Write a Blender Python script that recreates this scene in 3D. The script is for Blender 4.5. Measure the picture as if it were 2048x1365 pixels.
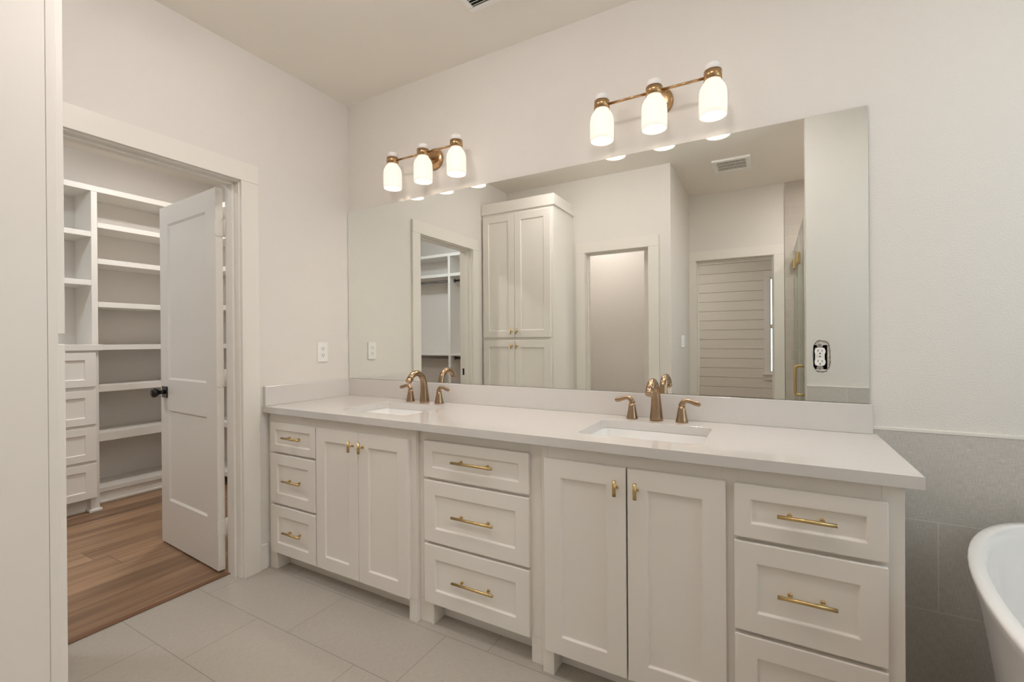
import bpy, bmesh, math, random
from mathutils import Vector, Matrix

for o in list(bpy.data.objects):
    bpy.data.objects.remove(o, do_unlink=True)
scene = bpy.context.scene
COL = scene.collection
PI = math.pi

# ------------------------------------------------------------------ camera
cam_d = bpy.data.cameras.new('camera')
cam_d.sensor_width = 36.0
cam_d.sensor_fit = 'HORIZONTAL'
cam_d.lens = 913.063 / 2048 * 36.0
cam_d.clip_start = 0.02
cam = bpy.data.objects.new('camera', cam_d)
COL.objects.link(cam)
_r = Vector((0.87183878, 0.48973957, -0.00723156))
_u = Vector((0.0052808, 0.00536479, 0.99997167))
_f = Vector((-0.48976449, 0.87185226, -0.00209102))
M = Matrix.Identity(4)
for i in range(3):
    M[i][0] = _r[i]; M[i][1] = _u[i]; M[i][2] = -_f[i]
M[0][3], M[1][3], M[2][3] = 2.3603, -2.0555, 1.2139
cam.matrix_world = M
scene.camera = cam

# ------------------------------------------------------------------ world, exposure
w = bpy.data.worlds.new('sky')
scene.world = w
w.use_nodes = True
bg = w.node_tree.nodes['Background']
bg.inputs['Color'].default_value = (0.80, 0.90, 1.0, 1)
bg.inputs['Strength'].default_value = 1.1
vs = scene.view_settings
vs.view_transform = 'Standard'
vs.look = 'None'
vs.exposure = 1.38
vs.gamma = 1.0
vs.use_curve_mapping = False
cy = scene.cycles
cy.max_bounces = 12
cy.diffuse_bounces = 6
cy.glossy_bounces = 6
cy.transmission_bounces = 6
cy.transparent_max_bounces = 10
cy.sample_clamp_indirect = 6.0
cy.use_denoising = True
cy.caustics_refractive = False
cy.blur_glossy = 0.5

LAMP_E = 0.31          # glowing glass shades
LAMP_COL = (1.0, 0.87, 0.73)
BULB_E = 40.0         # bulbs inside the shades
CAN_E = 26.0          # added recessed fill light over the tub, out of view
CAN_COL = (1.0, 0.945, 0.925)
DOME_E = 13.0  # added dome fills that even out the bathroom from out of view
SHOWER_E = 110.0  # unseen fill added in the shower to lift the corridor
HALL_E = 130.0  # unseen fill added to brighten the hall
CLOSET_E = 62.0  # unseen fill added for the closet's rear shelves
CLOSET_E2 = 27.0  # unseen cool fill added near the hanging rods
CLOSET_COL = (1.0, 0.97, 0.94)
WC_E = 70.0  # unseen fill added to brighten the toilet room


# ------------------------------------------------------------------ materials
def srgb(r, g, b):
    def f(c):
        c /= 255.0
        return c / 12.92 if c <= 0.04045 else ((c + 0.055) / 1.055) ** 2.4
    return (f(r), f(g), f(b), 1)


def new_mat(name):
    m = bpy.data.materials.new(name)
    m.use_nodes = True
    nt = m.node_tree
    return m, nt, nt.nodes['Principled BSDF']


def plain(name, col, rough=0.5, metal=0.0, spec=0.5, bump=0.0, bscale=200.0, var=0.0, vscale=6.0, bdist=0.002, coat=0.0, detail=3.0):
    m, nt, p = new_mat(name)
    p.inputs['Base Color'].default_value = col
    p.inputs['Roughness'].default_value = rough
    p.inputs['Metallic'].default_value = metal
    p.inputs['Specular IOR Level'].default_value = spec
    p.inputs['Coat Weight'].default_value = coat
    tc = nt.nodes.new('ShaderNodeTexCoord')
    if bump > 0:
        n = nt.nodes.new('ShaderNodeTexNoise')
        n.inputs['Scale'].default_value = bscale
        n.inputs['Detail'].default_value = detail
        b = nt.nodes.new('ShaderNodeBump')
        b.inputs['Strength'].default_value = bump
        b.inputs['Distance'].default_value = bdist
        nt.links.new(tc.outputs['Object'], n.inputs['Vector'])
        nt.links.new(n.outputs['Fac'], b.inputs['Height'])
        nt.links.new(b.outputs['Normal'], p.inputs['Normal'])
    if var > 0:
        n2 = nt.nodes.new('ShaderNodeTexNoise')
        n2.inputs['Scale'].default_value = vscale
        n2.inputs['Detail'].default_value = 5
        mx = nt.nodes.new('ShaderNodeMix')
        mx.data_type = 'RGBA'
        mx.inputs['A'].default_value = tuple(c * (1 - var) for c in col[:3]) + (1,)
        mx.inputs['B'].default_value = tuple(min(1, c * (1 + var)) for c in col[:3]) + (1,)
        nt.links.new(tc.outputs['Object'], n2.inputs['Vector'])
        nt.links.new(n2.outputs['Fac'], mx.inputs['Factor'])
        nt.links.new(mx.outputs['Result'], p.inputs['Base Color'])
    return m


def emit(name, col, e):
    m, nt, p = new_mat(name)
    p.inputs['Base Color'].default_value = (0.4, 0.4, 0.39, 1)
    p.inputs['Emission Color'].default_value = tuple(col) + (1,)
    p.inputs['Emission Strength'].default_value = e
    return m


def brushed(name, col, rough):
    m, nt, p = new_mat(name)
    p.inputs['Base Color'].default_value = col
    p.inputs['Metallic'].default_value = 1.0
    tc = nt.nodes.new('ShaderNodeTexCoord')
    mp = nt.nodes.new('ShaderNodeMapping')
    mp.inputs['Scale'].default_value = (60, 60, 1500)
    n = nt.nodes.new('ShaderNodeTexNoise')
    n.inputs['Scale'].default_value = 1.0
    mr = nt.nodes.new('ShaderNodeMapRange')
    mr.inputs['To Min'].default_value = rough - 0.06
    mr.inputs['To Max'].default_value = rough + 0.08
    nt.links.new(tc.outputs['Object'], mp.inputs['Vector'])
    nt.links.new(mp.outputs['Vector'], n.inputs['Vector'])
    nt.links.new(n.outputs['Fac'], mr.inputs['Value'])
    nt.links.new(mr.outputs['Result'], p.inputs['Roughness'])
    return m


def linen_tile(name, c0, c1, axes, tw, th, off, shift, grout, rough=0.45, gw=0.003):
    """large woven-look porcelain tile.  axes = (u, v) world axes; rows run along v with a
    joint shift per row;  off = (u0, v0) of one joint crossing."""
    m, nt, p = new_mat(name)
    N, L = nt.nodes.new, nt.links.new
    geo = N('ShaderNodeNewGeometry')
    sep = N('ShaderNodeSeparateXYZ')
    L(geo.outputs['Position'], sep.inputs[0])
    ax = {'x': 0, 'y': 1, 'z': 2}
    U, V = sep.outputs[ax[axes[0]]], sep.outputs[ax[axes[1]]]

    def math_(op, a, b=None, c=None):
        n = N('ShaderNodeMath'); n.operation = op
        for i, s in enumerate((a, b, c)):
            if s is None: continue
            if isinstance(s, (int, float)): n.inputs[i].default_value = s
            else: L(s, n.inputs[i])
        return n.outputs[0]
    v = math_('DIVIDE', math_('SUBTRACT', V, off[1]), th)
    row = math_('FLOOR', v)
    u = math_('DIVIDE', math_('SUBTRACT', U, off[0]), tw)
    u = math_('SUBTRACT', u, math_('MULTIPLY', row, shift))
    fu, fv = math_('FRACT', u), math_('FRACT', v)
    du = math_('MULTIPLY', math_('MINIMUM', fu, math_('SUBTRACT', 1.0, fu)), tw)
    dv = math_('MULTIPLY', math_('MINIMUM', fv, math_('SUBTRACT', 1.0, fv)), th)
    d = math_('MINIMUM', du, dv)
    g = math_('LESS_THAN', d, gw / 2)
    # woven look: two stretched noises crossing
    def streak(sx, sy, seed):
        cb = N('ShaderNodeCombineXYZ')
        L(math_('MULTIPLY', U, sx), cb.inputs[0])
        L(math_('MULTIPLY', V, sy), cb.inputs[1])
        cb.inputs[2].default_value = seed
        n = N('ShaderNodeTexNoise'); n.inputs['Scale'].default_value = 1.0
        n.inputs['Detail'].default_value = 2.0
        L(cb.outputs[0], n.inputs['Vector'])
        return n.outputs['Fac']
    s = math_('MULTIPLY', math_('ADD', streak(40, 700, 1.0), streak(700, 40, 5.0)), 0.5)
    cbt = N('ShaderNodeCombineXYZ')
    L(math_('FLOOR', u), cbt.inputs[0]); L(row, cbt.inputs[1])
    wn = N('ShaderNodeTexWhiteNoise'); wn.noise_dimensions = '3D'
    L(cbt.outputs[0], wn.inputs['Vector'])
    s2 = math_('ADD', math_('MULTIPLY', math_('SUBTRACT', s, 0.5), 2.9), 0.5)
    s2 = math_('ADD', s2, math_('MULTIPLY', math_('SUBTRACT', wn.outputs['Value'], 0.5), 0.18))
    mx = N('ShaderNodeMix'); mx.data_type = 'RGBA'
    mx.inputs['A'].default_value = c0; mx.inputs['B'].default_value = c1
    L(s2, mx.inputs['Factor'])
    mg = N('ShaderNodeMix'); mg.data_type = 'RGBA'
    L(mx.outputs['Result'], mg.inputs['A']); mg.inputs['B'].default_value = grout
    L(g, mg.inputs['Factor'])
    L(mg.outputs['Result'], p.inputs['Base Color'])
    p.inputs['Roughness'].default_value = rough
    h = math_('SUBTRACT', math_('MULTIPLY', s, 0.25), g)
    b = N('ShaderNodeBump'); b.inputs['Strength'].default_value = 0.25; b.inputs['Distance'].default_value = 0.0012
    L(h, b.inputs['Height']); L(b.outputs['Normal'], p.inputs['Normal'])
    return m


def glossy_tile(name, c0, c1, axes, tw, th, grout):
    m, nt, p = new_mat(name)
    N, L = nt.nodes.new, nt.links.new
    geo = N('ShaderNodeNewGeometry'); sep = N('ShaderNodeSeparateXYZ'); L(geo.outputs['Position'], sep.inputs[0])
    ax = {'x': 0, 'y': 1, 'z': 2}
    cb = N('ShaderNodeCombineXYZ')
    L(sep.outputs[ax[axes[0]]], cb.inputs[0]); L(sep.outputs[ax[axes[1]]], cb.inputs[1])
    br = N('ShaderNodeTexBrick')
    br.inputs['Scale'].default_value = 1.0
    br.inputs['Brick Width'].default_value = tw; br.inputs['Row Height'].default_value = th
    br.inputs['Mortar Size'].default_value = 0.0018; br.inputs['Mortar Smooth'].default_value = 0.1
    br.inputs['Color1'].default_value = c0; br.inputs['Color2'].default_value = c1; br.inputs['Mortar'].default_value = grout
    L(cb.outputs[0], br.inputs['Vector'])
    L(br.outputs['Color'], p.inputs['Base Color'])
    p.inputs['Roughness'].default_value = 0.12
    n = N('ShaderNodeTexNoise'); n.inputs['Scale'].default_value = 22.0; n.inputs['Detail'].default_value = 1.0
    L(cb.outputs[0], n.inputs['Vector'])
    ad = N('ShaderNodeMath'); ad.operation = 'SUBTRACT'
    L(n.outputs['Fac'], ad.inputs[0]); L(br.outputs['Fac'], ad.inputs[1])
    b = N('ShaderNodeBump'); b.inputs['Strength'].default_value = 0.5; b.inputs['Distance'].default_value = 0.006
    L(ad.outputs[0], b.inputs['Height']); L(b.outputs['Normal'], p.inputs['Normal'])
    return m


def wood_floor(name):
    m, nt, p = new_mat(name)
    N, L = nt.nodes.new, nt.links.new
    geo = N('ShaderNodeNewGeometry'); sep = N('ShaderNodeSeparateXYZ'); L(geo.outputs['Position'], sep.inputs[0])

    def math_(op, a, b=None):
        n = N('ShaderNodeMath'); n.operation = op
        for i, s in enumerate((a, b)):
            if s is None: continue
            if isinstance(s, (int, float)): n.inputs[i].default_value = s
            else: L(s, n.inputs[i])
        return n.outputs[0]
    X, Y = sep.outputs[0], sep.outputs[1]
    pw, pl = 0.182, 1.22
    rx = math_('DIVIDE', math_('ADD', X, 6.03), pw)
    row = math_('FLOOR', rx)
    wn0 = N('ShaderNodeTexWhiteNoise'); wn0.noise_dimensions = '1D'; L(row, wn0.inputs['W'])
    ry = math_('ADD', math_('DIVIDE', math_('ADD', Y, 8.0), pl), wn0.outputs['Value'])
    idx = math_('FLOOR', ry)
    cb = N('ShaderNodeCombineXYZ'); L(row, cb.inputs[0]); L(idx, cb.inputs[1])
    wn = N('ShaderNodeTexWhiteNoise'); wn.noise_dimensions = '3D'; L(cb.outputs[0], wn.inputs['Vector'])
    # grain
    gv = N('ShaderNodeCombineXYZ')
    L(math_('MULTIPLY', X, 24.0), gv.inputs[0]); L(math_('MULTIPLY', Y, 1.3), gv.inputs[1])
    L(math_('MULTIPLY', wn.outputs['Value'], 37.0), gv.inputs[2])
    n1 = N('ShaderNodeTexNoise'); n1.inputs['Scale'].default_value = 1.0; n1.inputs['Detail'].default_value = 6.0
    n1.inputs['Roughness'].default_value = 0.6; n1.inputs['Distortion'].default_value = 0.6
    L(gv.outputs[0], n1.inputs['Vector'])
    gv2 = N('ShaderNodeCombineXYZ')
    L(math_('MULTIPLY', X, 9.0), gv2.inputs[0]); L(math_('MULTIPLY', Y, 0.9), gv2.inputs[1])
    L(math_('MULTIPLY', wn.outputs['Value'], 91.0), gv2.inputs[2])
    n2 = N('ShaderNodeTexNoise'); n2.inputs['Scale'].default_value = 1.0; n2.inputs['Detail'].default_value = 3.0
    L(gv2.outputs[0], n2.inputs['Vector'])
    s = math_('ADD', math_('MULTIPLY', n1.outputs['Fac'], 0.55), math_('MULTIPLY', n2.outputs['Fac'], 0.45))
    s = math_('ADD', s, math_('MULTIPLY', math_('SUBTRACT', wn.outputs['Value'], 0.5), 0.17))
    cr = N('ShaderNodeValToRGB')
    e = cr.color_ramp.elements
    e[0].position = 0.32; e[0].color = srgb(108, 82, 61)
    e[1].position = 0.72; e[1].color = srgb(176, 143, 112)
    k = e.new(0.52); k.color = srgb(146, 114, 87)
    L(s, cr.inputs[0])
    fx, fy = math_('FRACT', rx), math_('FRACT', ry)
    dx = math_('MULTIPLY', math_('MINIMUM', fx, math_('SUBTRACT', 1.0, fx)), pw)
    dy = math_('MULTIPLY', math_('MINIMUM', fy, math_('SUBTRACT', 1.0, fy)), pl)
    g = math_('LESS_THAN', math_('MINIMUM', dx, dy), 0.0011)
    mx = N('ShaderNodeMix'); mx.data_type = 'RGBA'
    L(cr.outputs[0], mx.inputs['A']); mx.inputs['B'].default_value = srgb(72, 50, 36)
    L(g, mx.inputs['Factor'])
    L(mx.outputs['Result'], p.inputs['Base Color'])
    p.inputs['Roughness'].default_value = 0.42
    b = N('ShaderNodeBump'); b.inputs['Strength'].default_value = 0.15; b.inputs['Distance'].default_value = 0.001
    L(math_('SUBTRACT', n1.outputs['Fac'], g), b.inputs['Height']); L(b.outputs['Normal'], p.inputs['Normal'])
    return m


def shiplap_mat(name, col):
    return plain(name, col, 0.5, var=0.02, vscale=3)


def clear_glass(name, tint):
    m = bpy.data.materials.new(name); m.use_nodes = True
    nt = m.node_tree; nt.nodes.clear()
    N, L = nt.nodes.new, nt.links.new
    out = N('ShaderNodeOutputMaterial'); mix = N('ShaderNodeMixShader')
    tr = N('ShaderNodeBsdfTransparent'); tr.inputs['Color'].default_value = tint
    gl = N('ShaderNodeBsdfGlossy'); gl.inputs['Roughness'].default_value = 0.0
    fr = N('ShaderNodeFresnel'); fr.inputs['IOR'].default_value = 1.5
    geo = N('ShaderNodeNewGeometry'); io = N('ShaderNodeMapRange')      # a thin pane: both faces reflect alike
    io.inputs['To Min'].default_value = 1.5; io.inputs['To Max'].default_value = 1 / 1.5
    L(geo.outputs['Backfacing'], io.inputs['Value']); L(io.outputs['Result'], fr.inputs['IOR'])
    L(fr.outputs[0], mix.inputs[0]); L(tr.outputs[0], mix.inputs[1]); L(gl.outputs[0], mix.inputs[2])
    L(mix.outputs[0], out.inputs['Surface'])
    return m


WALLC = srgb(226, 221, 215)
MT = dict(
    wall=plain('wall_paint', WALLC, 0.62, bump=0.6, bscale=190, bdist=0.0022, detail=2.0, spec=0.35),
    ceil=plain('ceiling_paint', srgb(240, 234, 225), 0.7, bump=0.25, bscale=170, bdist=0.002, spec=0.3),
    trim=plain('trim_paint', srgb(231, 226, 218), 0.38, spec=0.45),
    cab=plain('cabinet_paint', srgb(235, 230, 223), 0.36, spec=0.45, var=0.008, vscale=3),
    shelf=plain('shelf_paint', srgb(230, 226, 219), 0.4),
    quartz=plain('white_quartz', srgb(216, 212, 208), 0.06, var=0.02, vscale=30, coat=0.2),
    porcelain=plain('white_porcelain', srgb(240, 239, 237), 0.08, coat=0.3),
    acrylic=plain('tub_acrylic', srgb(240, 239, 238), 0.16, coat=0.4),
    gold=brushed('satin_brass', srgb(208, 180, 128), 0.30),
    bronze=brushed('champagne_bronze', srgb(164, 138, 112), 0.24),
    lampbrass=brushed('lamp_brass', srgb(186, 152, 112), 0.27),
    black=plain('matte_black_metal', srgb(22, 20, 19), 0.35, spec=0.5),
    chrome=plain('steel', srgb(150, 150, 152), 0.25, metal=1.0),
    plastic=plain('white_plastic', srgb(240, 238, 234), 0.3),
    slot=plain('dark_slot', srgb(25, 22, 20), 0.6),
    boxblue=plain('dark_electrical_box', srgb(14, 15, 20), 0.5),
    gyps=plain('broken_drywall', srgb(206, 198, 188), 0.9, bump=1.0, bscale=120, bdist=0.006, var=0.25, vscale=60),
    zinc=plain('zinc_yoke', srgb(176, 172, 166), 0.4, metal=0.7),
    white=plain('white_cap', srgb(243, 240, 238), 0.4),
    floor=linen_tile('floor_tile', srgb(168, 161, 151), srgb(192, 185, 175), 'xy', 0.6, 0.3, (0.4, -1.16), 0.3333, srgb(146, 138, 127)),
    wtile=linen_tile('wainscot_tile', srgb(176, 170, 163), srgb(212, 207, 200), 'xz', 0.6, 0.3035, (2.857, 0.282), 0.5, srgb(216, 211, 204), gw=0.0028),
    wtile_b=linen_tile('wainscot_tile_back', srgb(176, 170, 163), srgb(212, 207, 200), 'xz', 0.6, 0.3035, (2.505, 0.282), 0.5, srgb(216, 211, 204), gw=0.0028),
    wtile_y=linen_tile('wainscot_tile_side', srgb(176, 170, 163), srgb(212, 207, 200), 'yz', 0.6, 0.3035, (0.0, 0.282), 0.5, srgb(216, 211, 204), gw=0.0028),
    stile=glossy_tile('shower_tile', srgb(190, 182, 172), srgb(200, 192, 183), 'xz', 0.3, 0.1, srgb(206, 200, 192)),
    stile_y=glossy_tile('shower_tile_side', srgb(190, 182, 172), srgb(200, 192, 183), 'yz', 0.3, 0.1, srgb(206, 200, 192)),
    wood=wood_floor('oak_plank_floor'),
    shiplap=shiplap_mat('shiplap_paint', srgb(226, 219, 207)),
    glass=clear_glass('clear_glass', (0.93, 0.97, 0.95, 1)),
    shade=emit('lit_glass_shade', LAMP_COL, LAMP_E),
    bulb=emit('lit_bulb', LAMP_COL, BULB_E),
    can=emit('lit_can', CAN_COL, CAN_E),  # glows from here down belong to added fill lights
    dome=emit('lit_dome_glass', CAN_COL, DOME_E),
    showercan=emit('lit_shower_lens', CAN_COL, SHOWER_E),
    hallcan=emit('lit_hall_lens', CAN_COL, HALL_E),
    closetdim=emit('lit_closet_glass', (0.84, 0.92, 1.0), CLOSET_E2),
    closetcan=emit('lit_closet_lens', CLOSET_COL, CLOSET_E),
    wccan=emit('lit_wc_lens', CAN_COL, WC_E),
)
_m, _nt, _p = new_mat('mirror_silver')
_p.inputs['Base Color'].default_value = (0.90, 0.915, 0.885, 1)
_p.inputs['Metallic'].default_value = 1.0
_p.inputs['Roughness'].default_value = 0.0
MT['mirror'] = _m
MT['glass_edge'] = plain('polished_glass_edge', srgb(196, 200, 188), 0.3)
MT['mirror_edge'] = plain('mirror_edge', srgb(70, 68, 62), 0.3)


# ------------------------------------------------------------------ mesh builder
class MB:
    def __init__(self):
        self.bm = bmesh.new()
        self.M = Matrix.Identity(4)

    def v(self, co):
        return self.bm.verts.new(self.M @ Vector(co))

    def face(self, vs, smooth=False):
        try:
            f = self.bm.faces.new(vs)
            f.smooth = smooth
            return f
        except ValueError:
            return None

    def box(self, x0, x1, y0, y1, z0, z1):
        c = [self.v((x, y, z)) for z in (z0, z1) for y in (y0, y1) for x in (x0, x1)]
        for f in ((0, 2, 3, 1), (4, 5, 7, 6), (0, 1, 5, 4), (2, 6, 7, 3), (0, 4, 6, 2), (1, 3, 7, 5)):
            self.face([c[i] for i in f])
        return self

    def loft(self, loops, smooth=True, cap0=True, cap1=True):
        rings = [[self.v(p) for p in lp] for lp in loops]
        n = len(rings[0])
        for a, b in zip(rings, rings[1:]):
            for i in range(n):
                j = (i + 1) % n
                self.face((a[i], a[j], b[j], b[i]), smooth)
        if cap0: self.face(list(reversed(rings[0])))
        if cap1: self.face(rings[-1])
        return rings

    def lathe(self, prof, origin=(0, 0, 0), axis='z', n=32, smooth=True, closed=False):
        """prof = [(r, h), ...]; first/last with r>0 are capped unless closed (ring profile)"""
        o = Vector(origin)
        loops = []
        for r, h in prof:
            lp = []
            for i in range(n):
                a = 2 * PI * i / n
                x, y = r * math.cos(a), r * math.sin(a)
                q = {'z': (x, y, h), 'y': (x, h, -y), 'x': (h, x, y)}[axis]
                lp.append(o + Vector(q))
            loops.append(lp)
        if closed: loops.append(loops[0])
        if closed:
            rings = [[self.v(p) for p in lp] for lp in loops[:-1]]
            rings.append(rings[0])
            for a, b in zip(rings, rings[1:]):
                for i in range(n):
                    j = (i + 1) % n
                    self.face((a[i], a[j], b[j], b[i]), smooth)
        else:
            self.loft(loops, smooth)
        return self

    def tube(self, pts, rad, n=12, smooth=True, flat=None):
        """sweep a circle (or ellipse via flat=(axis vector, ratio)) along pts with radius (scalar/list)"""
        P = [Vector(p) for p in pts]
        R = rad if isinstance(rad, (list, tuple)) else [rad] * len(P)
        T = []
        for i in range(len(P)):
            a = P[max(0, i - 1)]; b = P[min(len(P) - 1, i + 1)]
            T.append((b - a).normalized())
        up = Vector((0, 0, 1))
        if abs(T[0].dot(up)) > 0.9: up = Vector((0, 1, 0))
        nrm = T[0].cross(up).normalized()
        loops = []
        for i, (p, t) in enumerate(zip(P, T)):
            if i:
                nrm = (nrm - t * nrm.dot(t)).normalized()
            bi = t.cross(nrm).normalized()
            r = R[i]
            if isinstance(r, (int, float)): r = (r, r)
            loops.append([p + nrm * (r[0] * math.cos(2 * PI * k / n)) + bi * (r[1] * math.sin(2 * PI * k / n)) for k in range(n)])
        self.loft(loops, smooth)
        return self

    def cyl(self, p0, p1, r, n=20):
        return self.tube([p0, p1], r, n)

    def slab(self, x0, x1, z0, z1, yf, t, wins, depth=0.008, slope=0.0015, both=False):
        """panel slab, front face at y=yf looking to -y, thickness t to +y; wins = list of (xa, xb, za, zb)
        recessed windows, all sharing xa, xb, ordered upward."""
        xa, xb = wins[0][0], wins[0][1]
        xs = [x0, xa, xb, x1]
        zs = [z0]
        for wn in wins: zs += [wn[2], wn[3]]
        zs.append(z1)
        def side(y, sgn):
            g = [[self.v((x, y, z)) for x in xs] for z in zs]
            for r in range(len(zs) - 1):
                for c in range(3):
                    q = [g[r][c], g[r][c + 1], g[r + 1][c + 1], g[r + 1][c]]
                    if c == 1 and r % 2 == 1:
                        xi0, xi1, zi0, zi1 = xa + slope, xb - slope, zs[r] + slope, zs[r + 1] - slope
                        yi = y + sgn * depth
                        k = [self.v(p) for p in ((xi0, yi, zi0), (xi1, yi, zi0), (xi1, yi, zi1), (xi0, yi, zi1))]
                        for i in range(4):
                            j = (i + 1) % 4
                            f = (q[i], q[j], k[j], k[i])
                            self.face(f if sgn > 0 else tuple(reversed(f)))
                        self.face(k if sgn > 0 else list(reversed(k)))
                    else:
                        self.face(q if sgn > 0 else list(reversed(q)))
            return g
        g = side(yf, 1)
        if both:
            h = side(yf + t, -1)
            nr = len(zs)
            for c in range(3):
                self.face((g[0][c], h[0][c], h[0][c + 1], g[0][c + 1]))
                self.face((g[-1][c], g[-1][c + 1], h[-1][c + 1], h[-1][c]))
            for r in range(nr - 1):
                self.face((g[r][0], g[r + 1][0], h[r + 1][0], h[r][0]))
                self.face((g[r][3], h[r][3], h[r + 1][3], g[r + 1][3]))
        else:
            b = [self.v(p) for p in ((x0, yf + t, z0), (x1, yf + t, z0), (x1, yf + t, z1), (x0, yf + t, z1))]
            self.face([b[0]] + [g[0][3 - 0]] if False else [g[0][0], b[0], b[1], g[0][3], g[0][2], g[0][1]])
            self.face([g[-1][0], g[-1][1], g[-1][2], g[-1][3], b[2], b[3]])
            self.face([b[0]] + [g[r][0] for r in range(len(zs))] + [b[3]])
            self.face([b[1], b[2]] + [g[r][3] for r in reversed(range(len(zs)))])
            self.face([b[1], b[0], b[3], b[2]])
        return self

    def build(self, name, mat, parent=None, bevel=0.0, seg=2, loc=None, angle=40):
        bmesh.ops.recalc_face_normals(self.bm, faces=self.bm.faces)
        me = bpy.data.meshes.new(name)
        base = Vector((0, 0, 0))
        if parent is not None:
            q = parent
            while q is not None:
                base += q.location; q = q.parent
        if loc is not None:
            base = base * 0 + Vector(loc) if parent is None else base
        bmesh.ops.translate(self.bm, verts=self.bm.verts, vec=-base)
        self.bm.to_mesh(me); self.bm.free()
        for m in (mat if isinstance(mat, (list, tuple)) else [mat]):
            me.materials.append(m)
        o = bpy.data.objects.new(name, me)
        COL.objects.link(o)
        if parent is not None: o.parent = parent
        elif loc is not None: o.location = loc
        if bevel > 0:
            b = o.modifiers.new('bevel', 'BEVEL')
            b.width = bevel; b.segments = seg; b.limit_method = 'ANGLE'; b.angle_limit = math.radians(angle)
            b.harden_normals = False
        return o


def tag(o, label=None, cat=None, group=None, kind=None):
    if label: o['label'] = label
    if cat: o['category'] = cat
    if group: o['group'] = group
    if kind: o['kind'] = kind
    return o


def thing(name, label, cat, loc, group=None, kind=None):
    o = bpy.data.objects.new(name, None)
    o.empty_display_size = 0.05
    COL.objects.link(o)
    o.location = loc
    return tag(o, label, cat, group, kind)


def dup(root, loc, label):
    r = root.copy(); COL.objects.link(r); r.location = loc; r['label'] = label
    for ch in root.children:
        c = ch.copy(); COL.objects.link(c); c.parent = r
        for gch in ch.children:
            d = gch.copy(); COL.objects.link(d); d.parent = c
    return r


def struct(name, boxes, mat, label, cat, bevel=0.0):
    mb = MB()
    for b in boxes: mb.box(*b)
    o = mb.build(name, mat, bevel=bevel)
    return tag(o, label, cat, kind='structure')


def plate_with_holes(name, outer, holes, z0, z1, mat, M=None):
    """extruded 2D polygon with holes (curve fill), z0..z1, then matrix M"""
    cu = bpy.data.curves.new(name + '_c', 'CURVE')
    cu.dimensions = '2D'; cu.fill_mode = 'BOTH'; cu.extrude = (z1 - z0) / 2
    for lp in [outer] + holes:
        s = cu.splines.new('POLY'); s.points.add(len(lp) - 1); s.use_cyclic_u = True
        for p, q in zip(s.points, lp): p.co = (q[0], q[1], 0, 1)
    ob = bpy.data.objects.new(name + '_c', cu); COL.objects.link(ob)
    dg = bpy.context.evaluated_depsgraph_get(); dg.update()
    me = bpy.data.meshes.new_from_object(ob.evaluated_get(dg))
    bpy.data.objects.remove(ob); bpy.data.curves.remove(cu)
    me.name = name
    me.transform(Matrix.Translation((0, 0, (z0 + z1) / 2)))
    if M is not None: me.transform(M)
    bm = bmesh.new(); bm.from_mesh(me)
    bmesh.ops.remove_doubles(bm, verts=bm.verts, dist=1e-6)
    bmesh.ops.recalc_face_normals(bm, faces=bm.faces)
    bm.to_mesh(me); bm.free()
    me.materials.clear(); me.materials.append(mat)
    for p in me.polygons: p.use_smooth = False
    o = bpy.data.objects.new(name, me); COL.objects.link(o)
    return o


def rrect(x0, x1, y0, y1, r, n=6):
    pts = []
    for cx, cy_, a0 in ((x1 - r, y1 - r, 0), (x0 + r, y1 - r, 90), (x0 + r, y0 + r, 180), (x1 - r, y0 + r, 270)):
        for i in range(n + 1):
            a = math.radians(a0 + 90 * i / n)
            pts.append((cx + r * math.cos(a), cy_ + r * math.sin(a)))
    return pts


def bez(p0, p1, p2, p3, n=10):
    out = []
    for i in range(n + 1):
        t = i / n
        a = [(1 - t) ** 3, 3 * (1 - t) ** 2 * t, 3 * (1 - t) * t * t, t ** 3]
        out.append(tuple(sum(w_ * p[k] for w_, p in zip(a, (p0, p1, p2, p3))) for k in range(3)))
    return out


# ------------------------------------------------------------------ large structure
H = 2.73
XR = 3.75
struct('floor_bathroom', [(-0.112, XR + .12, -3.27, 0.12, -0.08, 0.0)], MT['floor'], 'pale grey woven-look floor tiles laid in offset rows', 'floor')
struct('floor_closet', [(-2.47, -0.112, -3.34, 0.53, -0.08, 0.0)], MT['wood'], 'brown oak plank floor of the closet', 'floor')
struct('floor_hall', [(0.4, 4.2, -6.07, -3.27, -0.08, 0.0)], MT['wood'], 'plank floor of the hall beyond the end door', 'floor')
struct('ceiling', [(-2.47, 4.2, -6.07, 0.53, H, H + 0.1)], MT['ceil'], 'flat off-white ceiling', 'ceiling')

BX0, BX1, BZ0, BZ1 = 2.5075, 2.5515, 1.0955, 1.1875      # recess of the electrical box
struct('wall_front', [(0, BX0, 0.0, 0.12, 0, H), (BX1, XR + .12, 0.0, 0.12, 0, H), (BX0, BX1, 0.0, 0.12, 0, BZ0), (BX0, BX1, 0.0, 0.12, BZ1, H),
                      (BX0, BX1, 0.06, 0.12, BZ0, BZ1)], MT['wall'], 'textured off-white wall carrying the mirror', 'wall')
struct('wall_left', [(-.115, 0, -0.683, 0.53, 0, H), (-.115, 0, -3.27, -1.43, 0, H), (-.115, 0, -1.43, -0.683, 2.05, H)],
       MT['wall'], 'off-white wall with the closet doorway', 'wall')
struct('wall_back', [(0, .845, -2.18, -2.06, 0, H), (1.455, 1.63, -2.18, -2.06, 0, H), (.845, 1.455, -2.18, -2.06, 2.05, H)],
       MT['wall'], 'off-white wall with the narrow toilet room doorway, seen in the mirror', 'wall')
struct('wall_corridor', [(1.51, 1.63, -3.15, -2.18, 0, H)], MT['wall'], 'short return wall with a switch, seen in the mirror', 'wall')
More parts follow.
